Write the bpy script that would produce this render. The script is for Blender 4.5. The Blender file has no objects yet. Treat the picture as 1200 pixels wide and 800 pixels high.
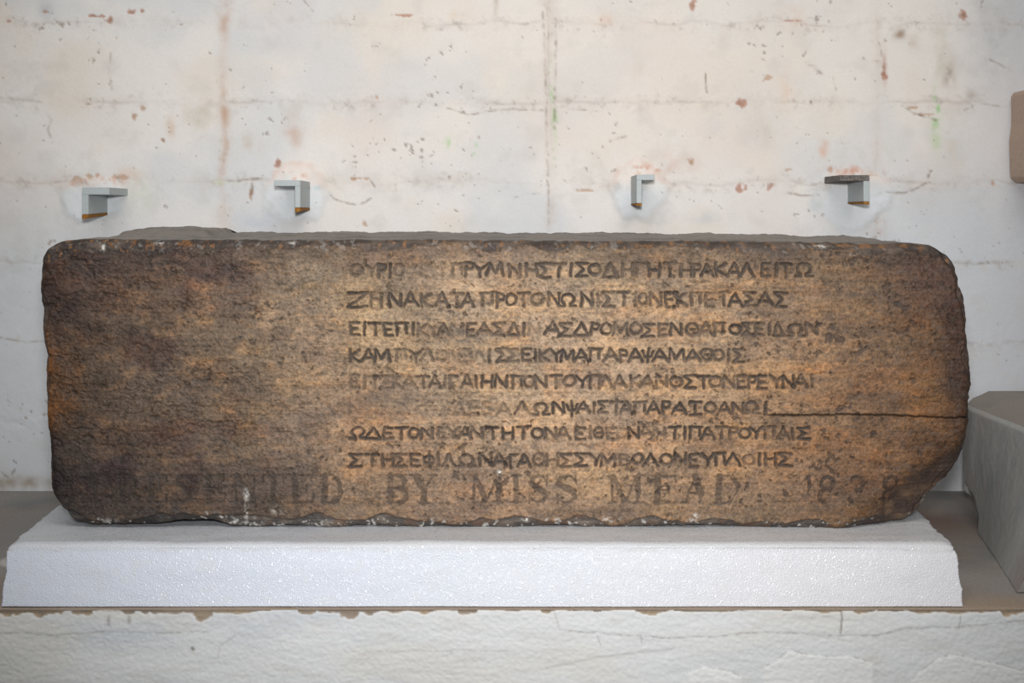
import bpy, math, random
import numpy as np

C = bpy.context.scene.collection
S = bpy.context.scene

# ------------------------------------------------------------------ camera, world, lights, exposure
F = 1600.0                      # focal length in pixels of a 1200 px wide frame
H0 = 252.0                      # horizon row
CAM = (0.0, -1.6, 1.3344)
cam = bpy.data.cameras.new('camera'); cam_o = bpy.data.objects.new('camera', cam); C.objects.link(cam_o)
cam_o.location = CAM; cam_o.rotation_euler = (math.pi/2, 0, 0)
cam.sensor_width = 36.0; cam.lens = 36.0*F/1200.0; cam.shift_y = -(400-H0)/1200.0
cam.clip_start = 0.05
S.camera = cam_o

w = bpy.data.worlds.new('world'); S.world = w; w.use_nodes = True
w.node_tree.nodes['Background'].inputs[0].default_value = (0.90, 0.96, 1.0, 1)
w.node_tree.nodes['Background'].inputs[1].default_value = 0.17

def area(name, loc, target, size, power, col):
    l = bpy.data.lights.new(name, 'AREA'); l.shape = 'RECTANGLE'; l.size, l.size_y = size
    l.energy = power; l.color = col
    o = bpy.data.objects.new(name, l); C.objects.link(o); o.location = loc
    from mathutils import Vector
    d = Vector(target)-Vector(loc); o.rotation_euler = d.to_track_quat('-Z', 'Y').to_euler()
    return o
def spot(name, loc, target, deg, blend, radius, power, col):
    from mathutils import Vector
    l = bpy.data.lights.new(name, 'SPOT'); l.spot_size = math.radians(deg); l.spot_blend = blend
    l.shadow_soft_size = radius; l.energy = power; l.color = col
    o = bpy.data.objects.new(name, l); C.objects.link(o); o.location = loc
    o.rotation_euler = (Vector(target)-Vector(loc)).to_track_quat('-Z', 'Y').to_euler()
spot('flash', (0.0, -1.62, 1.46), (0.03, 0.3, 1.33), 61, 1.0, 0.05, 107, (0.99, 0.985, 1.0))
area('ceiling_lamp', (0.05, -1.5, 3.1), (0, 0.4, 1.45), (2.2, 1.0), 26.0, (1.0, 0.955, 0.90))

S.view_settings.view_transform = 'Standard'; S.view_settings.look = 'None'
S.view_settings.gamma = 1.0; S.view_settings.use_curve_mapping = False
S.view_settings.exposure = 0.0

# ------------------------------------------------------------------ numeric helpers
WALL_D, EDGE_D = 2.152, 1.5044
LEDGE_Z = 0.9
def pX(px, d): return (px-600.0)*d/F
def pZ(py, d): return CAM[2]-(py-H0)*d/F
def wpt(px, py, d): return (float(pX(px, d)), d-1.6, float(pZ(py, d)))

_tabs = {}
def vnoise(x, y, seed=0):
    if seed not in _tabs: _tabs[seed] = np.random.RandomState(seed+11).rand(256, 256).astype(np.float32)
    t = _tabs[seed]
    xi = np.floor(x).astype(np.int64); yi = np.floor(y).astype(np.int64)
    fx = (x-xi).astype(np.float32); fy = (y-yi).astype(np.float32)
    fx = fx*fx*(3-2*fx); fy = fy*fy*(3-2*fy)
    a = t[yi & 255, xi & 255]; b = t[yi & 255, (xi+1) & 255]
    c = t[(yi+1) & 255, xi & 255]; d = t[(yi+1) & 255, (xi+1) & 255]
    return (a*(1-fx)+b*fx)*(1-fy)+(c*(1-fx)+d*fx)*fy
def fbm(x, y, sx, sy=None, o=4, seed=0, g=0.5):
    """about 0 mean, about -1..1; sx, sy feature size in pixels"""
    sy = sy or sx; v = 0; a = 1.0; n = 0
    for k in range(o):
        v = v+a*(vnoise(x/sx*2**k+7.3*k, y/sy*2**k+3.1*k, seed*13+k)*2-1); n += a; a *= g
    return v/n*1.6
def sm(a, b, v):
    t = np.clip((v-a)/(b-a), 0, 1); return t*t*(3-2*t)
def lin(c):
    c = np.asarray(c, np.float64)/255.0
    return np.where(c <= 0.04045, c/12.92, ((c+0.055)/1.055)**2.4)
def mixc(col, c, a):
    a = np.clip(a, 0, 1)[..., None]; return col*(1-a)+lin(c)*a
def base(shape, c): return np.ones(shape+(3,))*lin(c)
def segd(x, y, x0, y0, x1, y1):
    dx, dy = x1-x0, y1-y0; L = dx*dx+dy*dy+1e-9
    t = np.clip(((x-x0)*dx+(y-y0)*dy)/L, 0, 1)
    return np.hypot(x-x0-t*dx, y-y0-t*dy)
def polyd(x, y, pts):
    d = None
    for (a, b), (c, e) in zip(pts[:-1], pts[1:]):
        q = segd(x, y, a, b, c, e); d = q if d is None else np.minimum(d, q)
    return d
def blob(x, y, cx, cy, rx, ry): return np.exp(-(((x-cx)/rx)**2+((y-cy)/ry)**2))

# ------------------------------------------------------------------ mesh helpers
def mesh_from(name, V, Fq, mats, cols=None, smooth=True, mat_idx=None):
    me = bpy.data.meshes.new(name)
    V = np.asarray(V, np.float32).reshape(-1, 3); Fq = np.asarray(Fq, np.int32)
    n = len(Fq); k = Fq.shape[1]
    me.vertices.add(len(V)); me.vertices.foreach_set('co', V.ravel())
    me.loops.add(n*k); me.loops.foreach_set('vertex_index', Fq.ravel())
    me.polygons.add(n); me.polygons.foreach_set('loop_start', np.arange(n, dtype=np.int32)*k)
    me.polygons.foreach_set('loop_total', np.full(n, k, np.int32))
    me.polygons.foreach_set('use_smooth', np.full(n, smooth, bool))
    for m in (mats if isinstance(mats, (list, tuple)) else [mats]): me.materials.append(m)
    if mat_idx is not None: me.polygons.foreach_set('material_index', np.asarray(mat_idx, np.int32))
    me.update(calc_edges=True)
    if cols is not None:
        at = me.color_attributes.new('tint', 'FLOAT_COLOR', 'POINT')
        c4 = np.ones((len(V), 4), np.float32); c4[:, :3] = np.clip(np.asarray(cols).reshape(-1, 3), 0.002, 1)
        at.data.foreach_set('color', c4.ravel())
    me.validate()
    return me
def link(name, me, parent=None):
    o = bpy.data.objects.new(name, me); C.objects.link(o)
    if parent: o.parent = parent
    return o
def thing(name, loc, label=None, cat=None, group=None, kind=None):
    o = bpy.data.objects.new(name, None); C.objects.link(o); o.location = loc; o.empty_display_size = 0.05
    props(o, label, cat, group, kind); return o
def props(o, label=None, cat=None, group=None, kind=None):
    if label: o['label'] = label
    if cat: o['category'] = cat
    if group: o['group'] = group
    if kind: o['kind'] = kind
    return o
def put(name, me, root):
    """parent a mesh given in world coordinates under a root at its own location"""
    co = np.empty(len(me.vertices)*3, np.float32); me.vertices.foreach_get('co', co)
    co = co.reshape(-1, 3)-np.array(root.location, np.float32); me.vertices.foreach_set('co', co.ravel()); me.update()
    return link(name, me, root)
def gridF(ny, nx, flip=False, off=0):
    i = np.arange(ny*nx).reshape(ny, nx)+off
    q = np.stack([i[:-1, :-1], i[1:, :-1], i[1:, 1:], i[:-1, 1:]], -1).reshape(-1, 4)
    return q[:, ::-1] if flip else q
def closed(P, cols, back, rings=6, ring_noise=None, split=False):
    """front grid P (ny,nx,3) rows top->bottom, seen from -Y; sides run back to Y=back and are capped.
       the front grid faces -Y"""
    ny, nx = P.shape[:2]
    V = [P.reshape(-1, 3)]; K = [cols.reshape(-1, 3)]; Fs = [gridF(ny, nx)]
    idx = np.arange(ny*nx).reshape(ny, nx)
    loop = np.concatenate([idx[0, :-1], idx[:-1, -1], idx[-1, :0:-1], idx[:0:-1, 0]])   # clockwise from camera
    m = len(loop); base0 = P.reshape(-1, 3)[loop]; cb = cols.reshape(-1, 3)[loop]
    prev = loop; off = ny*nx
    if split:                       # own vertices along the arris, so the face keeps its own normals
        V.append(base0.copy()); K.append(cb); prev = np.arange(m)+off; off += m
    for r in range(1, rings+1):
        t = r/rings
        q = base0.copy(); q[:, 1] = base0[:, 1]*(1-t)+back*t
        if ring_noise: q = ring_noise(q, t, base0)
        V.append(q); c = cb.copy(); K.append(c)
        cur = np.arange(m)+off
        Fs.append(np.stack([prev, np.roll(prev, -1), np.roll(cur, -1), cur], -1))
        prev = cur; off += m
    # back cap: quads fan pairs through centre
    ctr = V[-1].mean(0); V.append(ctr[None]); K.append(cb.mean(0)[None])
    nxt = np.roll(prev, -1)
    Fs.append(np.stack([prev, nxt, np.full(m, off), np.full(m, off)], -1)[:0])
    V = np.concatenate(V); K = np.concatenate(K)
    tri = np.stack([prev, nxt, np.full(m, off)], -1)
    return V, np.concatenate(Fs), K, tri
def mesh_mixed(name, V, quads, tris, mats, cols=None, nsmooth=None):
    """quads + tris"""
    me = bpy.data.meshes.new(name)
    V = np.asarray(V, np.float32)
    lv = np.concatenate([quads.ravel(), tris.ravel()]).astype(np.int32)
    tot = np.concatenate([np.full(len(quads), 4), np.full(len(tris), 3)]).astype(np.int32)
    st = np.concatenate([[0], np.cumsum(tot)[:-1]]).astype(np.int32)
    me.vertices.add(len(V)); me.vertices.foreach_set('co', V.ravel())
    me.loops.add(len(lv)); me.loops.foreach_set('vertex_index', lv)
    me.polygons.add(len(tot)); me.polygons.foreach_set('loop_start', st); me.polygons.foreach_set('loop_total', tot)
    me.polygons.foreach_set('use_smooth', np.arange(len(tot)) < (len(tot) if nsmooth is None else nsmooth))
    me.materials.append(mats); me.update(calc_edges=True)
    if cols is not None:
        at = me.color_attributes.new('tint', 'FLOAT_COLOR', 'POINT')
        c4 = np.ones((len(V), 4), np.float32); c4[:, :3] = np.clip(cols, 0.002, 1)
        at.data.foreach_set('color', c4.ravel())
    me.validate()
    return me

# ------------------------------------------------------------------ materials
def material(name, rough=0.8, spec=0.3, fine=300.0, bump=0.3, bdist=0.0006, tint=True, color=(200, 200, 200), colvar=0.12, metal=0.0, kind='noise', sss=0.0):
    m = bpy.data.materials.new(name); m.use_nodes = True
    nt = m.node_tree; N = nt.nodes; L = nt.links; b = N['Principled BSDF']
    b.inputs['Roughness'].default_value = rough; b.inputs['Specular IOR Level'].default_value = spec
    b.inputs['Metallic'].default_value = metal
    tc = N.new('ShaderNodeTexCoord')
    nz = N.new('ShaderNodeTexNoise'); nz.inputs['Scale'].default_value = fine; nz.inputs['Detail'].default_value = 4.0
    L.new(tc.outputs['Object'], nz.inputs['Vector'])
    if tint:
        a = N.new('ShaderNodeAttribute'); a.attribute_name = 'tint'; src = a.outputs['Color']
    else:
        r = N.new('ShaderNodeRGB'); r.outputs[0].default_value = tuple(lin(color))+(1,); src = r.outputs[0]
    mr = N.new('ShaderNodeMapRange'); mr.inputs[1].default_value = 0.25; mr.inputs[2].default_value = 0.75
    mr.inputs[3].default_value = 1-colvar; mr.inputs[4].default_value = 1+colvar
    L.new(nz.outputs[0], mr.inputs[0])
    vm = N.new('ShaderNodeVectorMath'); vm.operation = 'SCALE'
    L.new(src, vm.inputs[0]); L.new(mr.outputs[0], vm.inputs['Scale']); L.new(vm.outputs[0], b.inputs['Base Color'])
    bp = N.new('ShaderNodeBump'); bp.inputs['Strength'].default_value = bump; bp.inputs['Distance'].default_value = bdist
    if kind == 'cells':
        v2 = N.new('ShaderNodeTexVoronoi'); v2.inputs['Scale'].default_value = 420; L.new(tc.outputs['Object'], v2.inputs['Vector'])
        mp = N.new('ShaderNodeMapRange'); mp.inputs[1].default_value = .6; mp.inputs[2].default_value = 1; mp.inputs[3].default_value = rough+.25; mp.inputs[4].default_value = .19
        sp = N.new('ShaderNodeSeparateColor'); L.new(v2.outputs['Color'], sp.inputs[0]); L.new(sp.outputs[0], mp.inputs[0]); L.new(mp.outputs[0], b.inputs['Roughness'])
        v = N.new('ShaderNodeTexVoronoi'); v.inputs['Scale'].default_value = fine; L.new(tc.outputs['Object'], v.inputs['Vector'])
        L.new(v.outputs['Distance'], bp.inputs['Height'])
    else: L.new(nz.outputs[0], bp.inputs['Height'])
    L.new(bp.outputs[0], b.inputs['Normal'])
    if sss:
        b.inputs['Subsurface Weight'].default_value = sss; b.inputs['Subsurface Radius'].default_value = (1, 1, 1); b.inputs['Subsurface Scale'].default_value = 0.006
    return m
M_paint = material('painted_masonry', 0.75, 0.25, 260, 0.35, 0.0006, colvar=0.03)
M_plaster = material('trowelled_plaster', 0.8, 0.2, 220, 0.5, 0.0007, colvar=0.04)
M_ledge = material('ledge_stone', 0.85, 0.2, 200, 0.4, 0.0006, colvar=0.10)
M_stone = material('weathered_brown_marble', 0.52, 0.24, 620, 0.9, 0.0010, colvar=0.22)
M_foam = material('white_cellular_foam', 0.30, 0.6, 560, 0.75, 0.0006, tint=True, kind='cells', colvar=0.05, sss=0.0)
M_grey = material('smooth_grey_stone', 0.8, 0.2, 160, 0.25, 0.0004, colvar=0.06)
M_beige = material('beige_stone', 0.85, 0.2, 240, 0.5, 0.0006, tint=False, color=(184, 162, 146), colvar=0.12)
M_metal = material('grey_blue_painted_steel', 0.5, 0.4, 150, 0.15, 0.0003, tint=False, color=(178, 186, 186), colvar=0.05)
M_dirty = material('dark_corroded_steel', 0.8, 0.3, 240, 0.8, 0.0015, tint=False, color=(112, 106, 102), colvar=0.65)
M_rust = material('rusted_steel_edge', 0.85, 0.2, 260, 0.5, 0.0006, tint=False, color=(150, 104, 48), colvar=0.45)

# ------------------------------------------------------------------ back wall: painted courses of blocks
ROWS = [27+93.3*k for k in range(-3, 6)]+[596.0]
COLS = [-504, -121, 262, 645, 1028, 1411, 1794]
MOUNDS = [(112, 236, 40, 26), (350, 228, 36, 34), (752, 224, 34, 34), (1003, 232, 42, 34)]
def wall_field(x, y):
    """relief (mm, + towards the room) and paint colour at photograph position x, y of the wall plane"""
    n1 = fbm(x, y, 140, o=3, seed=1); n2 = fbm(x, y, 26, o=4, seed=2); n3 = fbm(x, y, 5, o=3, seed=3)
    wob = fbm(x, y, 34, o=4, seed=5)*4.0
    h = 1.3*n1+0.35*n2+0.10*n3
    mound = np.zeros_like(x)
    for cx, cy, rx, ry in MOUNDS:
        q = np.hypot((x-cx)/rx, (y-cy)/ry)+0.22*fbm(x, y, 22, o=3, seed=int(cx))
        mound = np.maximum(mound, 1-sm(0.75, 1.15, q))
    # joints
    jd = np.full_like(x, 99.0)
    for r in ROWS[:-1]: jd = np.minimum(jd, np.abs(y-r+wob))
    jv = np.full_like(x, 99.0)
    for c in COLS: jv = np.minimum(jv, np.abs(x-c+wob*0.8))
    js = np.clip(0.40+0.75*fbm(x, y, 60, o=3, seed=6), 0.05, 1)
    joint = np.maximum(np.exp(-(jd/1.6)**2)*js, np.exp(-(jv/1.7)**2)*np.clip(js, .1, 1)*np.where(np.abs(x-645) < 20, 1, .45))*(1-mound)
    h = h-0.45*joint*np.clip(.5+.9*n2, .1, 1.4)+0.5*np.exp(-((jd-5)/4.0)**2)*js*(1-mound)*0.5
    # 645 band is a pair of ridges
    h = h+0.5*np.exp(-((x-646+wob*.4)/4)**2)*(1-mound)
    h = h+fbm(x, y, 9, o=4, seed=88, g=.6)*(np.exp(-(jd/10)**2)*1.0+.2)*np.clip(.4+fbm(x, y, 80, o=2, seed=89), .05, 1)*(1-mound)
    h = h+mound*(2.2+0.7*fbm(x, y, 12, o=3, seed=9))
    # pits
    pn = fbm(x*.8+y*.6, y*.8-x*.6, 6.5, o=3, seed=71)+.38*fbm(x, y, 60, o=2, seed=72)
    pit = sm(1.12, 1.36, pn)
    h = h-0.9*pit
    # ----- colour
    col = base(x.shape, (232, 228, 223))
    col = mixc(col, (224, 211, 204), sm(-0.1, 0.9, fbm(x, y, 110, o=4, seed=21))*0.55)
    col = mixc(col, (228, 216, 200), sm(0.05, 0.9, fbm(x, y, 90, o=4, seed=22))*0.5)
    col = mixc(col, (206, 211, 215), sm(0.0, 0.8, fbm(x, y, 100, o=4, seed=23))*0.55)
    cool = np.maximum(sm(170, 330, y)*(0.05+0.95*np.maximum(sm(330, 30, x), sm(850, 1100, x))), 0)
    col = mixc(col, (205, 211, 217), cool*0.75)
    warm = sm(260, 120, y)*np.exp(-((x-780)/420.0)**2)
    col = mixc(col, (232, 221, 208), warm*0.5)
    col = mixc(col, (200, 202, 206), sm(1080, 1230, x)*0.8)  # light falloff towards the right edge, partly painted into the wall colour
    col = mixc(col, (200, 196, 190), sm(0.2, 1.0, n2)*0.25)
    # joints carry pinkish brick dust
    wide = np.maximum(np.exp(-(jd/6.0)**2)*(0.3+0.7*js), np.exp(-(jv/7.0)**2))*(1-mound)
    col = mixc(col, (214, 194, 180), wide*0.30*sm(320, 250, y)*np.clip(0.6+0.6*n2, 0, 1))
    col = mixc(col, (178, 170, 162), joint*0.34)
    col = mixc(col, (150, 140, 132), sm(.1, 1, joint*np.clip(fbm(x, y, 14, o=3, seed=31), 0, 1))*0.5)
    rn = 0.5+0.7*fbm(x, y, 5, o=3, seed=41); rn = np.clip(rn, 0, 1.4); rw = np.clip(.65+.6*fbm(x, y, 12, o=3, seed=43), 0, 1.2)
    for cx, cy, rx, ry, c, a in [
        (262, 150, 5, 55, (196, 158, 130), .6), (264, 20, 6, 28, (205, 176, 158), .7), (199, 148, 5, 12, (212, 186, 160), .7),
        (345, 155, 10, 22, (206, 180, 164), .6), (235, 135, 22, 20, (206, 196, 180), .6), (290, 172, 18, 14, (204, 192, 176), .6),
        (150, 205, 18, 10, (224, 196, 176), .5), (583, 5, 3, 18, (200, 188, 176), .8), (54, 10, 7, 14, (196, 196, 196), .6),
        (649, 125, 3, 40, (150, 205, 130), .75), (528, 170, 7, 10, (196, 214, 176), .7), (556, 175, 3, 9, (140, 210, 130), .9),
        (648, 190, 3, 12, (175, 200, 160), .6), (283, 233, 2, 12, (165, 205, 150), .8), (163, 232, 12, 20, (206, 216, 190), .55),
        (262, 214, 10, 3, (190, 196, 140), .7), (1098, 135, 3.5, 26, (150, 200, 130), .9), (1097, 165, 6, 25, (200, 214, 176), .6),
        (1115, 88, 7, 14, (160, 146, 128), .85), (1102, 52, 9, 22, (190, 184, 166), .6), (1052, 40, 8, 6, (165, 145, 125), .8),
        (1070, 52, 6, 10, (196, 178, 160), .6), (1098, 80, 10, 10, (196, 188, 170), .5), (1140, 112, 6, 8, (176, 166, 156), .6),
        (847, 52, 7, 10, (196, 184, 168), .6), (930, 18, 13, 16, (226, 200, 178), .6), (745, 78, 6, 14, (210, 198, 182), .6),
        (705, 22, 12, 8, (228, 196, 172), .6), (535, 20, 12, 8, (226, 206, 186), .6), (920, 105, 8, 22, (226, 206, 188), .6),
        (963, 172, 5, 12, (220, 176, 148), .8), (898, 155, 10, 16, (206, 198, 186), .5), (780, 190, 22, 14, (222, 196, 182), .5),
        (810, 192, 12, 10, (206, 178, 164), .4), (1035, 78, 2.5, 18, (190, 150, 132), .8), (1118, 175, 14, 30, (212, 204, 190), .5),
        (735, 245, 9, 20, (168, 172, 176), .55), (720, 220, 6, 8, (150, 154, 158), .5), (955, 235, 8, 22, (190, 202, 208), .6),
        (990, 232, 8, 10, (180, 204, 206), .8), (985, 245, 7, 8, (186, 206, 208), .7), (755, 224, 8, 8, (176, 200, 200), .8), (373, 220, 5, 4, (176, 200, 206), .8),
        (130, 240, 22, 12, (214, 224, 230), .5), (300, 258, 30, 10, (198, 202, 214), .5), (830, 255, 26, 8, (196, 198, 200), .5),
        (20, 330, 30, 90, (196, 198, 200), .3), (1165, 40, 30, 60, (190, 190, 190), .5), (25, 566, 50, 9, (172, 162, 150), .9)]:
        col = mixc(col, c, np.exp(-((np.abs(x-cx+wob)/rx)**2+(np.abs(y-cy)/ry)**2))*a*rw*(np.clip(.45+1.3*n3+.5*n2, 0, 1.3) if c[1] > c[0]+15 else (1.3 if rx < 6 else 1.1)))
    # red-brown brick showing through small chips
    for cx, cy, rx, ry in [(53, 14, 5, 2.5), (108, 18, 4, 2), (129, 23, 3.5, 4.5), (118, 19, 7, 1.6), (155, 14, 5, 2.6), (167, 12.5, 2.6, 2.4), (12, 25, 5, 1.4),
        (168, 128, 3, 3.5), (158, 138, 2.5, 4), (191, 164, 2, 2.5), (104, 122, 3.5, 2), (326, 192, 3.5, 5), (421, 209, 11, 1.8), (413, 210, 4, 2),
        (470, 18, 13, 1.3), (441, 114, 3, 3), (294, 226, 2.5, 8), (868, 121, 5, 4.5), (868, 221, 6, 4), (902, 219, 4, 3.5), (1036, 89, 4, 4),
        (928, 24, 8, 1.3), (812, 8, 4, 7), (811, 190, 4, 4), (1128, 17, 5, 5), (685, 223, 9, 1.4), (925, 199, 5, 2), (972, 199, 3, 3), (1020, 205, 6, 1.4), (1027, 205.5, 2.4, 2.2),
        (1068, 126, 8, 1.5), (1083, 134, 9, 1.6), (900, 91, 6, 3), (428, 262, 3, 4), (760, 206, 3, 2), (1163, 215, 3, 3), (90, 213, 7, 5), (105, 206, 10, 3), (140, 208, 9, 2.5)]:
        q = np.hypot((x-cx)/rx, (y-cy)/ry)+0.55*fbm(x, y, 5, o=2, seed=61)
        k = 1-sm(0.7, 1.15, q)
        col = mixc(col, (176, 120, 92) if cy < 60 or cx in (326, 868, 902, 1036) else (190, 156, 128), k*0.75)
        col = mixc(col, (96, 72, 58), (1-sm(0.1, 0.6, q))*0.45*(1 if cy < 240 and (rx < 6) else 0)*rn); h = h-0.9*k
    for pts, wd, a in [([(92, 212), (102, 214), (96, 209)], 1.5, .6), ([(268, 214), (282, 213), (298, 211), (314, 209.5)], 1.2, .8), ([(296, 211), (296, 222), (292, 232)], 1.4, .8),
        ([(385, 226), (392, 233), (402, 236), (416, 238), (428, 235), (435, 231)], 1.1, .7), ([(433, 209), (438, 217)], 1, .6), ([(920, 225), (940, 229), (958, 227)], 1.3, .6),
        ([(1019, 232), (1038, 225), (1060, 226), (1078, 219), (1085, 214)], 1.2, .6), ([(945, 75), (955, 80), (962, 86)], 2, .5), ([(976, 90), (980, 106)], 1, .5),
        ([(1030, 50), (1034, 68), (1036, 86)], 1.2, .7), ([(1058, 124), (1068, 131), (1084, 137), (1098, 141)], 1.4, .7), ([(1160, 69), (1184, 81)], 1.2, .7), ([(826, 84), (828, 108)], 1, .7),
        ([(525, 128), (548, 134), (570, 129), (600, 127), (636, 129)], 1.1, .55), ([(670, 128), (690, 129), (706, 132)], 1, .5), ([(600, 233), (616, 228), (632, 226)], 1, .4),
        ([(714, 165), (724, 161), (733, 159)], 1.2, .5), ([(0, 114), (20, 117), (48, 120)], 1.6, .3), ([(54, 132), (60, 140), (56, 152), (62, 168)], 1.5, .35),
        ([(130, 62), (128, 84), (132, 106)], 1.2, .35), ([(357, 2), (366, 12)], 1.1, .5), ([(1130, 128), (1150, 122), (1178, 126)], 1.3, .4), ([(0, 396), (30, 401), (60, 399)], 1.2, .5),
        ([(637, 16), (640, 90), (640, 170), (643, 262)], 1.5, .5), ([(652, 24), (652, 90), (649, 150)], 1.5, .55), ([(1120, 306), (1140, 308), (1180, 306)], 2.4, .25), ([(1120, 401), (1150, 404), (1200, 402)], 2.6, .25)]:
        d = polyd(x+wob*.3, y+wob*.5, pts); k = np.exp(-(d/wd)**2)*a*np.clip(.7+.9*n3, .1, 1.2)
        col = mixc(col, (140, 122, 108), k); h = h-0.7*k
    relief_shade = sm(.25, .85, fbm(x, y, 7, o=4, seed=91, g=.65))*np.exp(-(jd/9)**2)*np.clip(js*1.6, 0, 1)*(1-mound)  # painted mottling along joints, imitating shade of crumbly relief that flash flattens
    col = mixc(col, (176, 166, 157), relief_shade*.55)
    relief_shade = sm(.3, .9, fbm(x, y, 6, o=4, seed=92, g=.65))*np.exp(-(jv/8)**2)*np.clip(js*1.6, .2, 1)
    col = mixc(col, (190, 168, 150), relief_shade*.5)
    # plaster repairs round the brackets
    col = mixc(col, (222, 227, 230), mound*0.75*sm(205, 235, y))
    col = mixc(col, (238, 224, 215), mound*0.7*sm(222, 208, y)*np.clip(.6+fbm(x, y, 9, o=3, seed=79), .1, 1.1))
    ring = mound*(1-mound)*4
    col = mixc(col, (214, 176, 152), ring*0.35*sm(235, 200, y)*rw); col = mixc(col, (186, 188, 186), ring*0.30*sm(210, 240, y)*rw)
    for cx, cy, rx in [(113, 213, 30), (345, 212-6, 14), (755, 199, 24), (1000, 200, 30)]:
        col = mixc(col, (206, 150, 124), np.exp(-((x-cx)/rx)**2-((y-cy)/5.5)**2)*.8*np.clip(.1+1.6*fbm(x, y, 5, o=3, seed=77, g=.65), 0, 1))
    col = mixc(col, (150, 136, 126), pit*0.7)
    p2 = sm(1.25, 1.5, fbm(x*.6-y*.8, y*.6+x*.8, 4.2, o=2, seed=75)+.2*fbm(x, y, 40, o=2, seed=76)); col = mixc(col, (156, 142, 130), p2*.75); h = h-.5*p2
    col = mixc(col, (206, 200, 192), sm(.3, 1.1, fbm(x, y, 11, o=4, seed=78, g=.65))*np.exp(-(jd/14)**2)*.5)
    return h, col

wall = thing('wall_back', (0, WALL_D-1.6, CAM[2]), kind='structure')
def wall_block(x0, x1, y0, y1):
    vis = (x1 > -5 and x0 < 1205 and y1 > -5) and not (y0 > 300 and x0 > 200 and x1 < 1040)
    st = 1.7 if vis else 14.0
    if vis:
        def axis(a, b, lo, hi):
            s = [np.arange(a, min(max(lo, a), b), 14.0)] if a < lo else []
            s.append(np.arange(max(a, lo), min(b, hi), st))
            if b > hi: s.append(np.arange(hi, b, 14.0))
            return np.unique(np.append(np.concatenate(s), b))
        xs = axis(x0, x1, -8, 1208); ys = axis(y0, y1, -8, 600)
        if y0 > 300 and x1 < 300: xs = np.unique(np.append(np.concatenate([xs[xs < 66], np.arange(66, x1, 12.0)]), x1))
        if y0 > 300 and x0 > 1000: xs = np.unique(np.append(np.concatenate([[x0], np.arange(x0+12, 1112, 12.0), xs[xs >= 1112]]), x1))
    else:
        xs = np.unique(np.append(np.arange(x0, x1, st), x1)); ys = np.unique(np.append(np.arange(y0, y1, st), y1))
    X, Y = np.meshgrid(xs, ys); h, col = wall_field(X, Y)
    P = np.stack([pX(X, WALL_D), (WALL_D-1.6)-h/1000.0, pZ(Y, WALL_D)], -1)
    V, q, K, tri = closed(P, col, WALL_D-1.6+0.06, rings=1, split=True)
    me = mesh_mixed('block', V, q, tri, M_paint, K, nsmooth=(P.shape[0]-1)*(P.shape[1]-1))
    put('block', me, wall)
for r0, r1 in zip(ROWS[:-1], ROWS[1:]):
    for c0, c1 in zip(COLS[:-1], COLS[1:]):
        wall_block(c0, c1, r0, r1)

# ------------------------------------------------------------------ ledge (low wall the block stands on)
FY = EDGE_D-1.6
ledge = thing('ledge', (0, 0.2, LEDGE_Z), kind='structure')
xs = np.linspace(-1.45, 1.45, 420); ys = np.linspace(FY+0.0005, 0.60, 120)
X, Y = np.meshgrid(xs, ys[::-1])
dd = Y+1.6; PX = X*F/dd+600; PY = H0+0.4344*F/dd
U, Vv = X*1000, Y*1000
hz = 0.0006*fbm(U, Vv, 60, o=4, seed=101)
col = base(X.shape, (152, 148, 144))
col = mixc(col, (150, 132, 116), sm(-0.3, .8, fbm(U, Vv, 160, o=4, seed=102))*.6)
col = mixc(col, (128, 129, 130), sm(0, .9, fbm(U, Vv, 90, o=4, seed=103))*.6)
col = mixc(col, (164, 146, 128), sm(-10, -80, Vv)*.8)
col = mixc(col, (205, 200, 194), (1-sm(.5, .8, np.hypot((X+.615)/.045, (Y-.115)/.045)))*0.9)
col = mixc(col, (120, 84, 60), blob(U, Vv, 600, 330, 60, 100)*.6)  # brown shadow between foam and grey block, painted into the ledge colour
spk = sm(.80, .9, vnoise(U/7., Vv/7., 104)*vnoise(U/80., Vv/80., 105)**.3)
col = mixc(col, (190, 188, 184), spk*.7)
P = np.stack([X, Y, LEDGE_Z+hz-0.0015*sm(-85, -95.6, Vv)], -1)
q = gridF(*X.shape)
me = mesh_from('ledge_top', P, q, M_ledge, col); put('ledge_top', me, ledge)
# front coat of plaster with its chipped upper edge
xs = np.concatenate([np.arange(-900, -10, 14.), np.arange(-10, 1210, 1.5), np.arange(1212, 2100, 14.)])
ys = np.concatenate([[714.0], np.arange(715, 806, 1.4), np.arange(812, 1300, 16.)])
X, Y = np.meshgrid(xs, ys)
n1 = fbm(X, Y, 120, 40, o=4, seed=111); n2 = fbm(X+Y*1.2, Y, 30, 7, o=4, seed=112); n3 = fbm(X, Y, 4, o=3, seed=113)
h = 1.0*n1+.3*fbm(X, Y, 2.6, o=2, seed=119, g=.7)+0.35*n2*np.clip(.4+fbm(X, Y, 90, o=2, seed=117), 0.05, 1)+0.2*n3+.35*np.abs(fbm(X-Y*1.5, Y, 16, 5, o=4, seed=118, g=.6))
wob = fbm(X, Y, 30, o=3, seed=114)*2.5
col = base(X.shape, (213, 214, 213))
col = mixc(col, (194, 199, 205), sm(-.2, .8, fbm(X, Y, 160, 60, o=4, seed=115))*.6*sm(700, 300, X)+0)
col = mixc(col, (212, 209, 200), sm(-.2, .8, fbm(X, Y, 160, 60, o=4, seed=116))*.6)
col = mixc(col, (196, 190, 184), sm(.1, .9, n2)*.25)
def line_y(pts): return np.interp(X, [p[0] for p in pts], [p[1] for p in pts])
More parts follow.
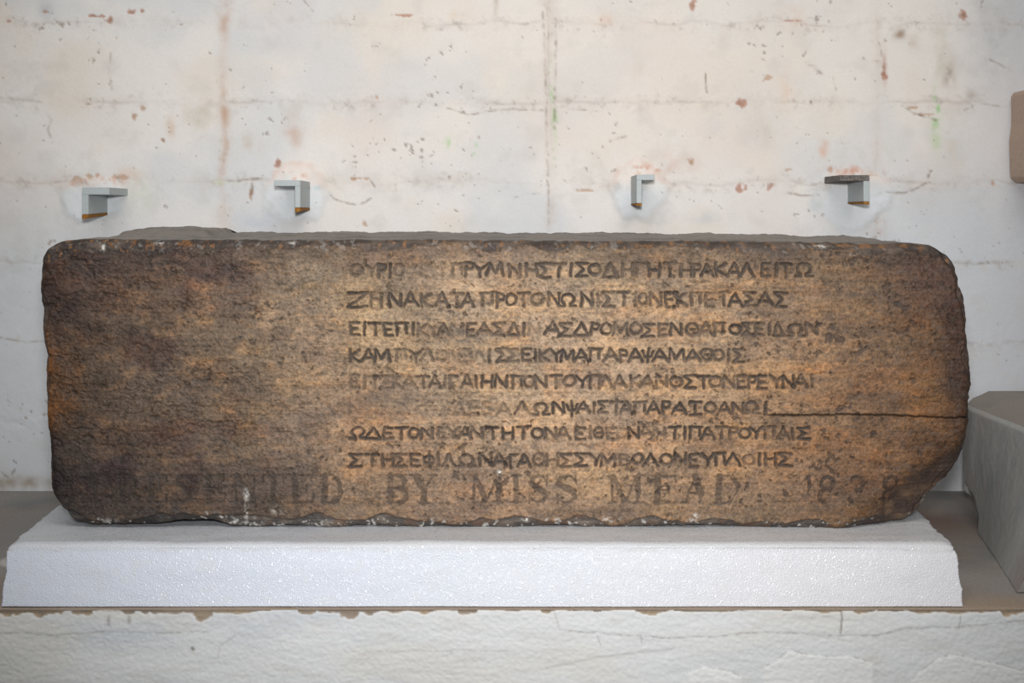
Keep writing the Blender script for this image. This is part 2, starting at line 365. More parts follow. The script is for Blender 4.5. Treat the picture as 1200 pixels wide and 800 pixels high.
for pts, x0, x1, st in [([(-900, 740), (0, 741), (60, 743), (120, 741), (200, 742), (235, 740), (252, 741)], -900, 252, .7),
                    ([(650, 738), (690, 741), (740, 743), (800, 747), (850, 745), (870, 741), (960, 743), (1030, 744), (1060, 736), (1110, 735), (1200, 727), (2000, 724)], 650, 2000, .7),
                    ([(400, 763), (470, 764), (540, 761), (600, 762)], 400, 610, .4)]:
    ly = line_y(pts)+wob*.6; m = sm(x0, x0+20, X)*sm(x1, x1-20, X)
    h = h-0.6*sm(1.5, -1.5, ly-Y)*m*np.exp(-np.maximum(Y-ly, 0)/14.)*st
    col = mixc(col, (150, 146, 140), np.exp(-((Y-ly)/1.0)**2)*m*st*.75*np.clip(.6+n3, .1, 1))
for pts, x0, x1 in [([(880, 790), (900, 778), (925, 766), (960, 767), (1000, 769), (1024, 778)], 895, 1024), ([(1060, 805), (1075, 785), (1100, 772), (1122, 768), (1150, 776), (1200, 785), (1400, 790)], 1066, 1400), ([(800, 790), (825, 778), (850, 786), (880, 800)], 806, 870)]:
    ly = line_y(pts)+wob*1.3; m = sm(x0-3, x0+3, X)*sm(x1+3, x1-3, X)
    h = h+1.2*sm(-1., 1., Y-ly)*m
    col = mixc(col, (228, 227, 224), sm(-1, 1, Y-ly)*m*.6); col = mixc(col, (140, 136, 130), np.exp(-((Y-ly+1)/1.0)**2)*m*.6*np.clip(.5+n3, 0, 1))
for pts, wd, a in [([(986, 713), (987, 725), (985, 742)], 1.0, .9), ([(1126, 722), (1124, 735)], .9, .5), ([(127, 724), (127, 731)], 2.4, .55), ([(151, 723), (151, 730)], 2.2, .5), ([(650, 718), (656, 738)], .8, .35),
                   ([(225, 760), (226, 761)], 2.0, 1.0), ([(700, 745), (704, 756)], .8, .4), ([(751, 744), (752, 753)], .8, .5), ([(640, 783), (700, 770), (790, 760)], 1.5, .25), ([(255, 770), (258, 757), (275, 745)], .9, .3)]:
    k = np.exp(-(polyd(X, Y, pts)/wd)**2)*a; col = mixc(col, (128, 122, 114), k); h = h-.6*k
chip = 1-sm(-0.8, 0.8, Y-(716.6+2.0*fbm(X, Y*0, 14, o=3, seed=121)+2.2*np.clip(fbm(X, Y*0, 70, o=2, seed=122), -1, 1)-2.0*sm(400, 520, X)*sm(1000, 900, X)))
for cx, cy, rx, ry in [(237, 714, 17, 15), (408, 713, 14, 14), (432, 715, 8, 6), (8, 714, 10, 8), (20, 716, 7, 6), (103, 716, 6, 5), (150, 716, 8, 5), (170, 716, 5, 4), (360, 715, 12, 5), (386, 716, 4, 3), (640, 716, 5, 3), (700, 715, 5, 2.5), (548, 715, 11, 5), (498, 716, 6, 4), (765, 714, 18, 7), (1012, 712, 14, 7), (1186, 712, 16, 10), (830, 714, 40, 4), (50, 714, 22, 9), (95, 715, 14, 6)]:
    qd = np.hypot((X-cx)/rx, (Y-cy)/ry)+.22*fbm(X, Y, 9, o=2, seed=cx); chip = np.maximum(chip, 1-sm(.92, 1.05, qd))
h = h*(1-chip)-2.6*chip+.35*n3*chip
cc = base(X.shape, (166, 148, 124)); cc = mixc(cc, (150, 136, 122), sm(-.5, .6, fbm(X, Y, 25, o=3, seed=123)))
cc = mixc(cc, (120, 108, 92), sm(.1, 1, n3)*.5)
col = col*(1-chip[..., None])+cc*chip[..., None]
P = np.stack([pX(X, EDGE_D), FY-h/1000., LEDGE_Z-(Y-714)*EDGE_D/F], -1); P[0, :, 1] = FY+0.001; P[0, :, 2] = LEDGE_Z-0.0008
me = mesh_from('plaster_coat', P, gridF(*X.shape), M_plaster, col); put('plaster_coat', me, ledge)
print('ledge done')

STONE_GAIN = 1.04
# ------------------------------------------------------------------ inscribed stone
def L_(p, y): return np.interp(y, [a[1] for a in p], [a[0] for a in p])
def T_(p, x): return np.interp(x, [a[0] for a in p], [a[1] for a in p])
LE = [(66, 283), (52, 292), (48, 304), (48, 332), (50, 360), (50.5, 392), (53, 408), (56, 420), (53.5, 430), (53, 440), (54, 470), (55, 500), (57, 514), (58, 524), (58.5, 550), (59, 572), (62, 584), (66, 592), (76, 604), (90, 618)]
RE = [(1094, 283), (1112, 290), (1119, 297), (1123, 309), (1124, 318), (1127, 332), (1131, 350), (1132, 366), (1132.5, 381), (1135, 396), (1137, 412), (1138.5, 436), (1139, 446), (1137, 462), (1136, 480), (1137, 492), (1135, 508), (1132, 536), (1126, 548), (1120, 564), (1114, 572), (1100, 590), (1092, 598), (1088, 607), (1076, 616)]
TE = [(48, 300), (52, 291), (60, 286), (75, 282), (105, 280), (180, 281), (330, 281.5), (480, 281), (600, 282), (700, 283), (780, 282), (900, 283), (960, 284), (1010, 286), (1060, 285), (1090, 287), (1110, 293), (1123, 304)]
BE = [(58, 600), (66, 606), (84, 610.5), (100, 614), (115, 615), (177, 615), (197, 613), (215, 610.5), (235, 610), (252, 611), (270, 616), (305, 619), (335, 616.5), (362, 618), (390, 619), (430, 617.5), (470, 618), (545, 619.5), (595, 619), (670, 616), (700, 619), (723, 619), (796, 617.5), (837, 616), (870, 618), (909, 619), (960, 620), (1015, 620.6), (1050, 618), (1071, 615), (1082, 610), (1089, 603)]

G = {  # stroke alphabets, unit box, y down
 'Α': [[(0, 1), (.5, 0), (1, 1)], [(.2, .66), (.8, .66)]], 'Β': [[(.1, 0), (.1, 1)], [(.1, 0), (.65, .05), (.8, .25), (.6, .45), (.1, .5)], [(.6, .47), (.9, .7), (.7, .97), (.1, 1)]],
 'Γ': [[(.15, 1), (.15, 0), (.95, 0)]], 'Δ': [[(0, 1), (.5, 0), (1, 1), (0, 1)]], 'Ε': [[(.95, 0), (.12, 0), (.12, 1), (.95, 1)], [(.12, .5), (.75, .5)]],
 'Ζ': [[(.05, 0), (.95, 0), (.05, 1), (.95, 1)]], 'Η': [[(.08, 0), (.08, 1)], [(.92, 0), (.92, 1)], [(.08, .5), (.92, .5)]],
 'Ι': [[(.5, 0), (.5, 1)]], 'Κ': [[(.12, 0), (.12, 1)], [(.9, .02), (.12, .52), (.95, 1)]], 'Λ': [[(0, 1), (.5, 0), (1, 1)]],
 'Μ': [[(0, 1), (.14, 0), (.5, .75), (.86, 0), (1, 1)]], 'Ν': [[(.06, 1), (.06, 0), (.94, .95), (.94, 0)]],
 'Ξ': [[(.05, 0), (.95, 0)], [(.5, 0), (.5, 1)], [(.05, 1), (.95, 1)]], 'Π': [[(.12, 1), (.12, 0)], [(0, 0), (1, 0)], [(.86, 0), (.86, .8)]],
 'Ρ': [[(.15, 1), (.15, 0), (.75, .03), (.88, .22), (.75, .45), (.15, .5)]], 'Σ': [[(.95, 0), (.05, 0), (.6, .5), (.05, 1), (.95, 1)]],
 'Τ': [[(0, 0), (1, 0)], [(.5, 0), (.5, 1)]], 'Υ': [[(0, 0), (.5, .5), (1, 0)], [(.5, .5), (.5, 1)]],
 'Ψ': [[(.5, -.15), (.5, 1.1)], [(.05, .1), (.2, .55), (.5, .65), (.8, .55), (.95, .1)]]}
def ring(cx, cy, rx, ry, a0=0, a1=360, n=12): return [(cx+rx*math.cos(math.radians(a0+(a1-a0)*i/n)), cy+ry*math.sin(math.radians(a0+(a1-a0)*i/n))) for i in range(n+1)]
G['Ο'] = [ring(.5, .48, .45, .42)]; G['Θ'] = [ring(.5, .5, .48, .48), [(.35, .5), (.65, .5)]]; G['Φ'] = [ring(.5, .5, .46, .3), [(.5, -.15), (.5, 1.1)]]
G['Ω'] = [[(0, 1), (.32, 1)]+ring(.5, .45, .36, .42, 118, 422, 12)+[(.68, 1), (1, 1)]]
WD = {'Ω': 18, 'Μ': 16, 'Ε': 10, 'Α': 14.5, 'Δ': 16, 'Λ': 15, 'Ζ': 15, 'Ρ': 10, 'Γ': 10, 'Κ': 12, 'Υ': 13, 'Β': 12, 'Ο': 12.5, 'Σ': 13}
LINES = [
 (309, 324, 'ΟΥΡΙΟΝΕΚΠΡΥΜΝΗΣΤΙΣΟΔΗΓΗΤΗΡΑΚΑΛΕΙΤΩ', [419, 436, 448, 458, 468, 483, 497, 514, 536, 550, 563, 580, 603, 623, 638, 655, 669, 682, 697, 715, 735, 750, 766, 785, 803, 816, 828, 844, 859, 874, 896, 908, 920, 941], {4: .6, 5: .15, 6: .35, 7: .3, 0: .8, 1: .7, 8: .8}),
 (343.5, 359, 'ΖΗΝΑΚΑΤΑΠΡΟΤΟΝΩΝΙΣΤΙΟΝΕΚΠΕΤΑΣΑΣ', [420, 442, 463, 482, 500, 518, 536, 548, 571, 586, 599, 614, 630, 649, 665, 687, 700, 713, 730, 744, 753, 768, 784, 798, 815, 831, 848, 861, 878, 896, 914], {0: 1.2, 6: .7}),
 (379, 393, 'ΕΙΤΕΠΙΚΥΑΝΕΑΣΔΙΝΑΣΔΡΟΜΟΣΕΝΘΑΠΟΣΕΙΔΩΝ', [416, 428, 440, 455, 471, 484, 495, 508, 520, 536, 552, 568, 585, 602, 614, 626, 647, 662, 681, 697, 710, 727, 745, 759, 776, 792, 811, 826, 842, 861, 875, 889, 901, 911, 931, 950], {15: .45, 7: .6, 6: .7, 9: .7, 24: .8}),
 (409.5, 423.5, 'ΚΑΜΠΥΛΟΝΕΙΛΙΣΣΕΙΚΥΜΑΠΑΡΑΨΑΜΑΘΟΙΣ', [416, 432, 448, 470, 488, 501, 518, 532, 543, 552, 562, 573, 588, 601, 617, 628, 638, 652, 665, 681, 697, 715, 730, 744, 759, 773, 792, 811, 828, 841, 853, 865], {6: .5, 7: .45, 8: .6, 9: .6, 10: .6, 3: .7, 5: .7, 13: .8}),
 (440.5, 454.5, 'ΕΙΤΕΚΑΤΑΙΓΑΙΗΝΠΟΝΤΟΥΠΛΑΚΑΝΟΣΤΟΝΕΡΕΥΝΑΙ', [416, 428, 440, 455, 466, 480, 496, 510, 522, 531, 547, 558, 571, 587, 606, 620, 634, 651, 668, 682, 697, 710, 726, 744, 758, 775, 792, 808, 824, 838, 853, 868, 881, 892, 909, 923, 937, 950], {0: .7, 1: .6, 2: .6, 3: .6, 4: .6, 5: .7}),
 (471.5, 485, 'ΝΕΙΣΘΩΤΩΙΔΕΒΑΛΩΝΨΑΙΣΤΑΠΑΡΑΞΟΑΝΩΙ', [416, 430, 441, 452, 467, 483, 499, 514, 526, 538, 556, 572, 590, 612, 634, 654, 670, 683, 696, 706, 722, 734, 749, 765, 780, 796, 814, 832, 848, 864, 880, 896], dict([(0, .5)]+[(i, .2) for i in range(1, 9)]+[(9, .45), (10, .5), (11, .45), (12, .6)])),
 (501, 514, 'ΩΔΕΤΟΝΕΥΑΝΤΗΤΟΝΑΕΙΘΕΟΝΑΝΤΙΠΑΤΡΟΥΠΑΙΣ', [420, 438, 455, 471, 486, 501, 518, 532, 545, 559, 577, 595, 614, 630, 645, 660, 679, 691, 701, 716, 728, 742, 756, 772, 790, 802, 814, 829, 845, 859, 872, 885, 901, 917, 928, 941], {6: .8, 19: .8, 20: .5, 22: .8, 23: .7}),
 (532, 546, 'ΣΤΗΣΕΦΙΛΩΝΑΓΑΘΗΣΣΥΜΒΟΛΟΝΕΥΠΛΟΙΗΣ', [417, 437, 455, 470, 487, 504, 514, 526, 547, 569, 585, 602, 614, 631, 647, 663, 681, 698, 712, 732, 747, 762, 780, 796, 812, 829, 843, 858, 877, 889, 902, 919], {13: .8, 14: .8, 28: .7})]
# heavy serif capitals of the gift line: (stem strokes: x0,y0,x1,y1,halfwidth), unit box
def serif(x, y, w=.2): return [(x-w, y, x+w, y, .035)]
B_, T2 = .12, .045
LAT = {
 'P': [(.25, .02, .25, .98, B_)]+[(a[0], a[1], b[0], b[1], .09 if a[0] > .7 else T2) for a, b in zip(ring(.5, .28, .36, .26, -90, 90, 8)[:-1], ring(.5, .28, .36, .26, -90, 90, 8)[1:])]+serif(.25, .98)+serif(.25, .02),
 'R': [(.22, .02, .22, .98, B_)]+[(a[0], a[1], b[0], b[1], .09 if a[0] > .65 else T2) for a, b in zip(ring(.45, .27, .34, .25, -90, 90, 8)[:-1], ring(.45, .27, .34, .25, -90, 90, 8)[1:])]+[(.5, .54, .85, .95, .1)]+serif(.22, .98)+serif(.22, .02)+serif(.9, .98, .1),
 'E': [(.22, .02, .22, .98, B_), (.1, .02, .9, .02, T2), (.1, .98, .92, .98, T2), (.22, .5, .65, .5, T2), (.9, .02, .9, .22, .04), (.92, .98, .94, .74, .05), (.65, .38, .65, .62, .04)],
 'S': [(a[0], a[1], b[0], b[1], w_) for (a, b, w_) in [((.85, .22), (.7, .06), .04), ((.7, .06), (.5, .02), .05), ((.5, .02), (.25, .1), .07), ((.25, .1), (.2, .27), .1), ((.2, .27), (.45, .44), .12), ((.45, .44), (.72, .6), .13), ((.72, .6), (.8, .78), .1), ((.8, .78), (.65, .94), .07), ((.65, .94), (.4, .98), .05), ((.4, .98), (.15, .8), .04), ((.12, .66), (.12, .98), .035), ((.87, .02), (.87, .32), .035)]],
 'N': [(.15, .02, .15, .98, .05), (.18, .05, .8, .95, .13), (.85, .02, .85, .98, .05)]+serif(.12, .02)+serif(.15, .98)+serif(.85, .02),
 'T': [(.5, .02, .5, .98, B_), (.05, .02, .95, .02, T2), (.05, .02, .05, .25, .04), (.95, .02, .95, .25, .04)]+serif(.5, .98),
 'D': [(.22, .02, .22, .98, B_), (.1, .02, .5, .02, T2), (.1, .98, .5, .98, T2)]+[(a[0], a[1], b[0], b[1], .1 if a[0] > .65 else T2) for a, b in zip(ring(.45, .5, .42, .48, -90, 90, 10)[:-1], ring(.45, .5, .42, .48, -90, 90, 10)[1:])],
 'B': [(.22, .02, .22, .98, B_), (.1, .02, .5, .02, T2), (.1, .98, .5, .98, T2), (.2, .48, .5, .48, T2)]+[(a[0], a[1], b[0], b[1], .09) for a, b in zip(ring(.48, .25, .3, .23, -80, 80, 7)[:-1], ring(.48, .25, .3, .23, -80, 80, 7)[1:])]+[(a[0], a[1], b[0], b[1], .1) for a, b in zip(ring(.5, .73, .36, .25, -80, 80, 7)[:-1], ring(.5, .73, .36, .25, -80, 80, 7)[1:])],
 'Y': [(.2, .03, .5, .55, B_), (.82, .03, .52, .55, .05), (.5, .5, .5, .98, B_)]+serif(.16, .02)+serif(.84, .02, .14)+serif(.5, .98),
 'M': [(.12, .02, .12, .98, .045), (.16, .04, .46, .9, .1), (.5, .95, .8, .04, .04), (.85, .02, .85, .98, .1)]+serif(.1, .02, .12)+serif(.12, .98, .12)+serif(.88, .02, .14)+serif(.86, .98, .16),
 'I': [(.5, .02, .5, .98, .24)]+[(.05, .02, .95, .02, .07), (.05, .98, .95, .98, .07)], 'A': [(.5, .02, .16, .96, .045), (.48, .04, .8, .96, .13), (.28, .64, .66, .64, .04)]+serif(.14, .98, .13)+serif(.83, .98, .17),
 '1': [(.55, .02, .55, .98, .17), (.25, .16, .5, .04, .08)]+[(.15, .98, .9, .98, .05)],
 '8': [(a[0], a[1], b[0], b[1], .09) for a, b in zip(ring(.5, .26, .3, .24)[:-1], ring(.5, .26, .3, .24)[1:])]+[(a[0], a[1], b[0], b[1], .11) for a, b in zip(ring(.5, .73, .36, .25)[:-1], ring(.5, .73, .36, .25)[1:])],
 '3': [(a[0], a[1], b[0], b[1], .09) for a, b in zip(ring(.45, .26, .3, .24, -150, 90, 9)[:-1], ring(.45, .26, .3, .24, -150, 90, 9)[1:])]+[(a[0], a[1], b[0], b[1], .1) for a, b in zip(ring(.45, .73, .36, .25, -90, 150, 9)[:-1], ring(.45, .73, .36, .25, -90, 150, 9)[1:])]}
GIFT = [('P', 106, 134, .75), ('R', 139, 168, .75), ('E', 173, 199, .7), ('S', 205, 229, .7), ('E', 240, 266, .75), ('N', 273, 304, .8), ('T', 308, 335, .8), ('E', 341, 369, .85), ('D', 375, 404, .85),
        ('B', 452, 481, 1), ('Y', 482, 513, 1), ('M', 551, 590, 1), ('I', 598, 611, 1), ('S', 617, 645, 1), ('S', 649, 679, 1), ('M', 712, 754, 1), ('E', 763, 794, 1), ('A', 797, 831, 1), ('D', 834, 869, 1),
        ('1', 939, 953, 1), ('8', 956, 980, 1), ('3', 991, 1016, .85), ('8', 1030, 1056, .85)]

stp = 0.78
s = np.linspace(0, 1, int(1091/stp)); t = np.linspace(0, 1, int(338/stp))
Sg, Tg = np.meshgrid(s, t); yc = 283+337*Tg
edge_j = fbm(yc, yc*0+5, 7, o=3, seed=201)*1.1
X = L_(LE, yc)+edge_j*(1-Sg)**8+(L_(RE, yc)-L_(LE, yc))*Sg+fbm(yc, yc*0+9, 9, o=3, seed=202)*1.6*Sg**8
te = T_(TE, X)+fbm(X, X*0, 9, o=3, seed=203)*0.7; be = T_(BE, X)+fbm(X, X*0, 8, o=3, seed=204)*0.8
Y = te+(be-te)*Tg
n_lo = fbm(X, Y, 90, o=3, seed=211); n_md = fbm(X, Y, 22, 16, o=4, seed=212); n_fi = fbm(X, Y, 5, 3.5, o=3, seed=213)
grain = fbm(X, Y, 46, 2.6, o=3, seed=214); gr2 = fbm(X, Y, 3.2, o=2, seed=215, g=.7); gr3 = fbm(X*.8+Y*.6, Y*.8-X*.6, 2.0, o=1, seed=209)
dl, dr, dt, db = X-L_(LE, Y), L_(RE, Y)-X, Y-te, be-Y
ej = 1+0.5*fbm(X, Y, 26, o=3, seed=216)
def rnd(d, r): return r*(1-np.sqrt(np.clip(1-(1-np.clip(d/np.maximum(r, .5), 0, 1))**2, 0, 1)))
left_w = sm(420, 60, X); rough_l = sm(470, 260, X)*(1-.6*sm(500, 560, Y)); 
off = rnd(dt, 9*ej)+rnd(db, 8*ej)+rnd(dl, 10*ej)+rnd(dr, 12*ej)
# broken lower right corner and worn upper corners
brk = 1-sm(-6, 10, (1065-X)*0.55+(600-Y)*0.55+8*fbm(X, Y, 30, o=3, seed=217)+22+0*X)
cr = sm(0, 60, (X-1035)*0.62+(Y-540)*0.8-24+9*fbm(X, Y, 34, o=3, seed=218)); off = off+26*cr
ct = sm(0, 70, (X-1010)*0.5+(330-Y)*0.9-34+9*fbm(X, Y, 40, o=3, seed=219)); off = off+9*ct
# bottom bruised band (ragged)
bb = be-9-6*fbm(X, X*0, 38, o=4, seed=221)-4*sm(250, 330, X)*sm(420, 360, X)
bot = sm(-1.2, 1.2, Y-bb); off = off+bot*(2.5+1.0*fbm(X, Y, 12, o=3, seed=222))
# top bruised band
tb = te+8+6*fbm(X, X*0, 34, o=4, seed=223)+8*sm(330, 60, X)+4*sm(840, 920, X)
top = sm(1.5, -1.5, Y-tb); off = off+top*(1.6+.8*fbm(X, Y, 10, o=3, seed=224))
lb = sm(1.5, -1.5, dl-(4+5*fbm(Y, Y*0, 28, o=3, seed=225))); rb = sm(1.5, -1.5, dr-(8+9*fbm(Y, Y*0, 30, o=3, seed=226)))
off = off+lb*1.2+rb*2.2*(1+fbm(X, Y, 12, o=3, seed=227))
# flaking and pitting
fl = np.abs(fbm(X, Y, 26, 16, o=5, seed=231, g=.6))
flake = sm(.05, .45, fbm(X, Y, 42, 24, o=5, seed=232, g=.6))*rough_l*sm(560, 520, Y)
off = off-0.8*n_lo-0.35*n_md*(0.6+1.2*rough_l)-0.20*n_fi-0.22*grain-0.22*gr2-.18*gr3+flake*2.1+rough_l*np.exp(-(fl/.09))*1.5-.30*fbm(X, Y, 11, 8, o=4, seed=219, g=.65)*(.35+rough_l)
bad = sm(.62, .25, np.abs(Y-478)/30.)*sm(560, 420, X)*sm(390, 420, X)+.8*blob(X, Y, 560, 410, 60, 22)+.6*blob(X, Y, 470, 465, 70, 18)
off = off+bad*(0.5*np.abs(fbm(X, Y, 9, o=3, seed=233))+.3*fbm(X, Y, 18, o=3, seed=234))
pitf = fbm(X*.8+Y*.6, Y*.8-X*.6, 6.5, o=3, seed=240)+.35*fbm(X, Y, 44, o=2, seed=241)
pitm = sm(.82, 1.0, pitf+.30*blob(X, Y, 990, 380, 60, 60)+.2*blob(X, Y, 700, 500, 120, 20))*(1-bot)
off = off+1.1*pitm
# Greek lines
rs = random.Random(5)
g = np.full(X.shape, 99.0); ga = np.zeros(X.shape); ux = np.linspace(0, 1, 1)
wx = X+fbm(X, Y, 10, o=2, seed=251)*0.9; wy = Y+fbm(X, Y, 10, o=2, seed=252)*0.8
xi_of = lambda px: int(np.clip((px-54)/1082.0, 0, 1)*(X.shape[1]-1))
yi_of = lambda py: int(np.clip((py-283)/337.0, 0, 1)*(X.shape[0]-1))
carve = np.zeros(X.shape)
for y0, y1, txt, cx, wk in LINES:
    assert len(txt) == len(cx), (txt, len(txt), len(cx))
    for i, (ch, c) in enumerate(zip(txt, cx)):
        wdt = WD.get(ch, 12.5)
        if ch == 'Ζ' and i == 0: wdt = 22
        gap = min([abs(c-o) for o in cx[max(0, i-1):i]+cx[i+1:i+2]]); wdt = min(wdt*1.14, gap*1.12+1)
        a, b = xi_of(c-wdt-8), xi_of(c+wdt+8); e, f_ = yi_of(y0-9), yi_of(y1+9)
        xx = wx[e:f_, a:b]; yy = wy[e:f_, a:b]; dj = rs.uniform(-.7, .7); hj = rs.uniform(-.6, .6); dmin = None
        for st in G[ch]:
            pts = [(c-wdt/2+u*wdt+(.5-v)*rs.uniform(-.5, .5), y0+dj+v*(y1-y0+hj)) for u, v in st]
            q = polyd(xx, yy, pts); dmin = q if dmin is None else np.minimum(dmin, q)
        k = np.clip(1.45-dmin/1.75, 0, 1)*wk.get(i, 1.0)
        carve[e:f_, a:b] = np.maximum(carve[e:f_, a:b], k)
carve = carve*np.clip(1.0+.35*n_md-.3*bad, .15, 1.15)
off = off+2.2*carve
# gift line in heavy serif capitals, shallow and stained
gift = np.zeros(X.shape)
for ch, x0, x1, stg in GIFT:
    yb = 556.5 + (x0-450)*0.002; hh = 32.5; wdt = x1-x0
    a, b = xi_of(x0-14), xi_of(x1+14); e, f_ = yi_of(yb-12), yi_of(yb+hh+12)
    xx = wx[e:f_, a:b]; yy = wy[e:f_, a:b]; k = np.zeros(xx.shape)
    for (a0, b0, a1, b1, hw) in LAT[ch]:
        d = segd(xx, yy, x0+a0*wdt, yb+b0*hh, x0+a1*wdt, yb+b1*hh)
        hwp = hw*min(wdt, 30)
        k = np.maximum(k, 1-sm(hwp-.7, hwp+.9, d))
    gift[e:f_, a:b] = np.maximum(gift[e:f_, a:b], k*stg)
gift = gift*np.clip(.95+.4*n_fi+.3*n_md, .4, 1)
off = off+0.55*gift
crack = np.exp(-(np.abs(Y-np.interp(X, [880, 905, 960, 1000, 1050, 1080, 1130, 1140], [485.5, 486.5, 486, 485.5, 487, 488, 489.5, 490])+.6*fbm(X, X*0, 9, o=2, seed=261))/1.05)**2)*sm(885, 910, X)
off = off+3.2*crack
# colour of the stone: broad staining on a coarse grid, then patches, grain and wear
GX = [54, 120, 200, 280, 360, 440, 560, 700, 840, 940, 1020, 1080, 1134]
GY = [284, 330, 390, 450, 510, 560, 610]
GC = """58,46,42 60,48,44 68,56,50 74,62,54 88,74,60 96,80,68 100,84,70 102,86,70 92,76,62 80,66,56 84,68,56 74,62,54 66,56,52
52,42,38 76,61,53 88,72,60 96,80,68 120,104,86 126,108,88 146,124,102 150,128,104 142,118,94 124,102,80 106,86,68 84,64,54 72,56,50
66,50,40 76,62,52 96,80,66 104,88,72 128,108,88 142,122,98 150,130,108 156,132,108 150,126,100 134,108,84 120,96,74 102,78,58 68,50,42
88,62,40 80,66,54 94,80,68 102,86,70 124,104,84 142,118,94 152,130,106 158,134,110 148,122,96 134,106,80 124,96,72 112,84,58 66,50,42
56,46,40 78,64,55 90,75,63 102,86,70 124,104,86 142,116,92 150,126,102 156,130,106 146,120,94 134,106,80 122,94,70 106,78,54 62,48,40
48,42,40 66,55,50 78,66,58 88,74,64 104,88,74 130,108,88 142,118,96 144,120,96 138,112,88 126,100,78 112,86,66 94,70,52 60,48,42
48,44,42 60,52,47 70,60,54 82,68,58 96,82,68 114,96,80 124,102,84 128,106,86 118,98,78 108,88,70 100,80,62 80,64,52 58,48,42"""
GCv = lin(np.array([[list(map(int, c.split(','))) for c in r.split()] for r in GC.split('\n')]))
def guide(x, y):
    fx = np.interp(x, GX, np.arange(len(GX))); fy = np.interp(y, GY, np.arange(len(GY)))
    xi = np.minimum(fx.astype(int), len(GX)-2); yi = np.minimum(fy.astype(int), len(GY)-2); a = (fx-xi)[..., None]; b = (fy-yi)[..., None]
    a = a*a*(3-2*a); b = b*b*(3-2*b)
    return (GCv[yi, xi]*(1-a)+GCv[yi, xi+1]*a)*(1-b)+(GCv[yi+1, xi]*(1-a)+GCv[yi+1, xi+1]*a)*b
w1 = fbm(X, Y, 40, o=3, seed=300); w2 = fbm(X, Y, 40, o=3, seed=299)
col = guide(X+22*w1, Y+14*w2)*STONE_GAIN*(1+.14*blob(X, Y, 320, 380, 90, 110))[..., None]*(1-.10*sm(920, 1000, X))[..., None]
lum = col.mean(-1, keepdims=True)
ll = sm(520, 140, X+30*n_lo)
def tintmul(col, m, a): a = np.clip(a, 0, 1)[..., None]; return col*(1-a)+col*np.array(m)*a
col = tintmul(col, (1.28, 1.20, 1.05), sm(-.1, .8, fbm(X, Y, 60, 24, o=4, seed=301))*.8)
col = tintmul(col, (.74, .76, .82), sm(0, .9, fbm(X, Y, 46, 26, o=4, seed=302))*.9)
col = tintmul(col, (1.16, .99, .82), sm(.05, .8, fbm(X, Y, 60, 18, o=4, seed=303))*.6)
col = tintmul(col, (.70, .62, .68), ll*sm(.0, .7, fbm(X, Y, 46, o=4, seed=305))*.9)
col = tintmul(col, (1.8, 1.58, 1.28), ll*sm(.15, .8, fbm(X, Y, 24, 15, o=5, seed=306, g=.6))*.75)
col = mixc(col, (176, 112, 48), (1-sm(1, 14, dl+6*n_md))*sm(370, 410, Y)*sm(520, 480, Y)*.6*np.clip(.6+.8*n_md, 0, 1))
# grain, speckle
fine = gr2*.55+.45*n_fi+.35*gr3
col = col*(1+.42*fine+.14*grain+.16*n_md)[..., None]
col = mixc(col, (96, 86, 80), sm(.2, .9, fbm(X, Y, 7, 4, o=3, seed=311))*.35*(1-ll*.7))
col = tintmul(col, (1.3, 1.14, .97), sm(.3, 1, fbm(X, Y, 8, 3, o=3, seed=312))*.8)
col = mixc(col, (84, 76, 72), flake*.25+bad*.3)
col = mixc(col, (66, 59, 54), carve*.86); col = mixc(col*(1-(.42+.16*ll+.22*sm(900, 930, X))[..., None]*gift[..., None]), (70, 63, 58), gift*.38); col = mixc(col, (60, 52, 47), pitm*.65)  # letter grooves: dirt plus shade painted into the colour so they read
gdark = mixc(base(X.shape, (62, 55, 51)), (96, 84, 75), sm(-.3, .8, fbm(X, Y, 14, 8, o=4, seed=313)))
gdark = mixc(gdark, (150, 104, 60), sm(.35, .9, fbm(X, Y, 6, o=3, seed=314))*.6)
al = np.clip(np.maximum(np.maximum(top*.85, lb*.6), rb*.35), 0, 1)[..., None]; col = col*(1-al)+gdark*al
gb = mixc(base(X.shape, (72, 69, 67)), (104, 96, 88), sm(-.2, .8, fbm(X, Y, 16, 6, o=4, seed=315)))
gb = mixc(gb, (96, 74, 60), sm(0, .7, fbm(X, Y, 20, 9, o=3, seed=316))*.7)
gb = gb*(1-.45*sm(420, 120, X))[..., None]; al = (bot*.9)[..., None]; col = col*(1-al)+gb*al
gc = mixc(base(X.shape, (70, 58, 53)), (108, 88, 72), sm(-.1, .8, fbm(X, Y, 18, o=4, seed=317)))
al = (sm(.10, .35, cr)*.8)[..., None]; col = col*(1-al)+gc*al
spots = sm(.72, .95, fbm(X*.8+Y*.6, Y*.8-X*.6, 4.5, o=2, seed=320)+.3*fbm(X, Y, 24, o=2, seed=321))
near = np.clip(np.maximum(1-sm(2, 16, db), (1-sm(4, 22, dt))*.22), 0, 1)
col = mixc(col, (196, 194, 188), spots*near*.8)
for cx, cy, rx, ry, a in [(290, 579, 3, 6, .8), (290, 598, 1.8, 9, .8), (325, 598, 5, 4, .5), (130, 611, 8, 3, .6), (375, 614, 12, 3, .9), (296, 614, 12, 2.5, .8), (270, 611, 6, 2, .6), (616, 608, 4, 3, .9), (814, 604, 3, 2.2, 1), (585, 553, 3, 2.5, .9), (634, 441, 2, 3, .7), (960, 289, 6, 2, .7), (1000, 298, 5, 1.4, .6), (710, 608, 6, 2, .5), (122, 290, 2.5, 4, .8), (190, 285, 6, 2, .6), (345, 285, 6, 2, .5), (1092, 590, 8, 5, .5)]:
    col = mixc(col, (206, 202, 194), blob(X, Y, cx, cy, rx, ry)*a*np.clip(.5+1.2*gr2+.5*n_fi, 0, 1.3))
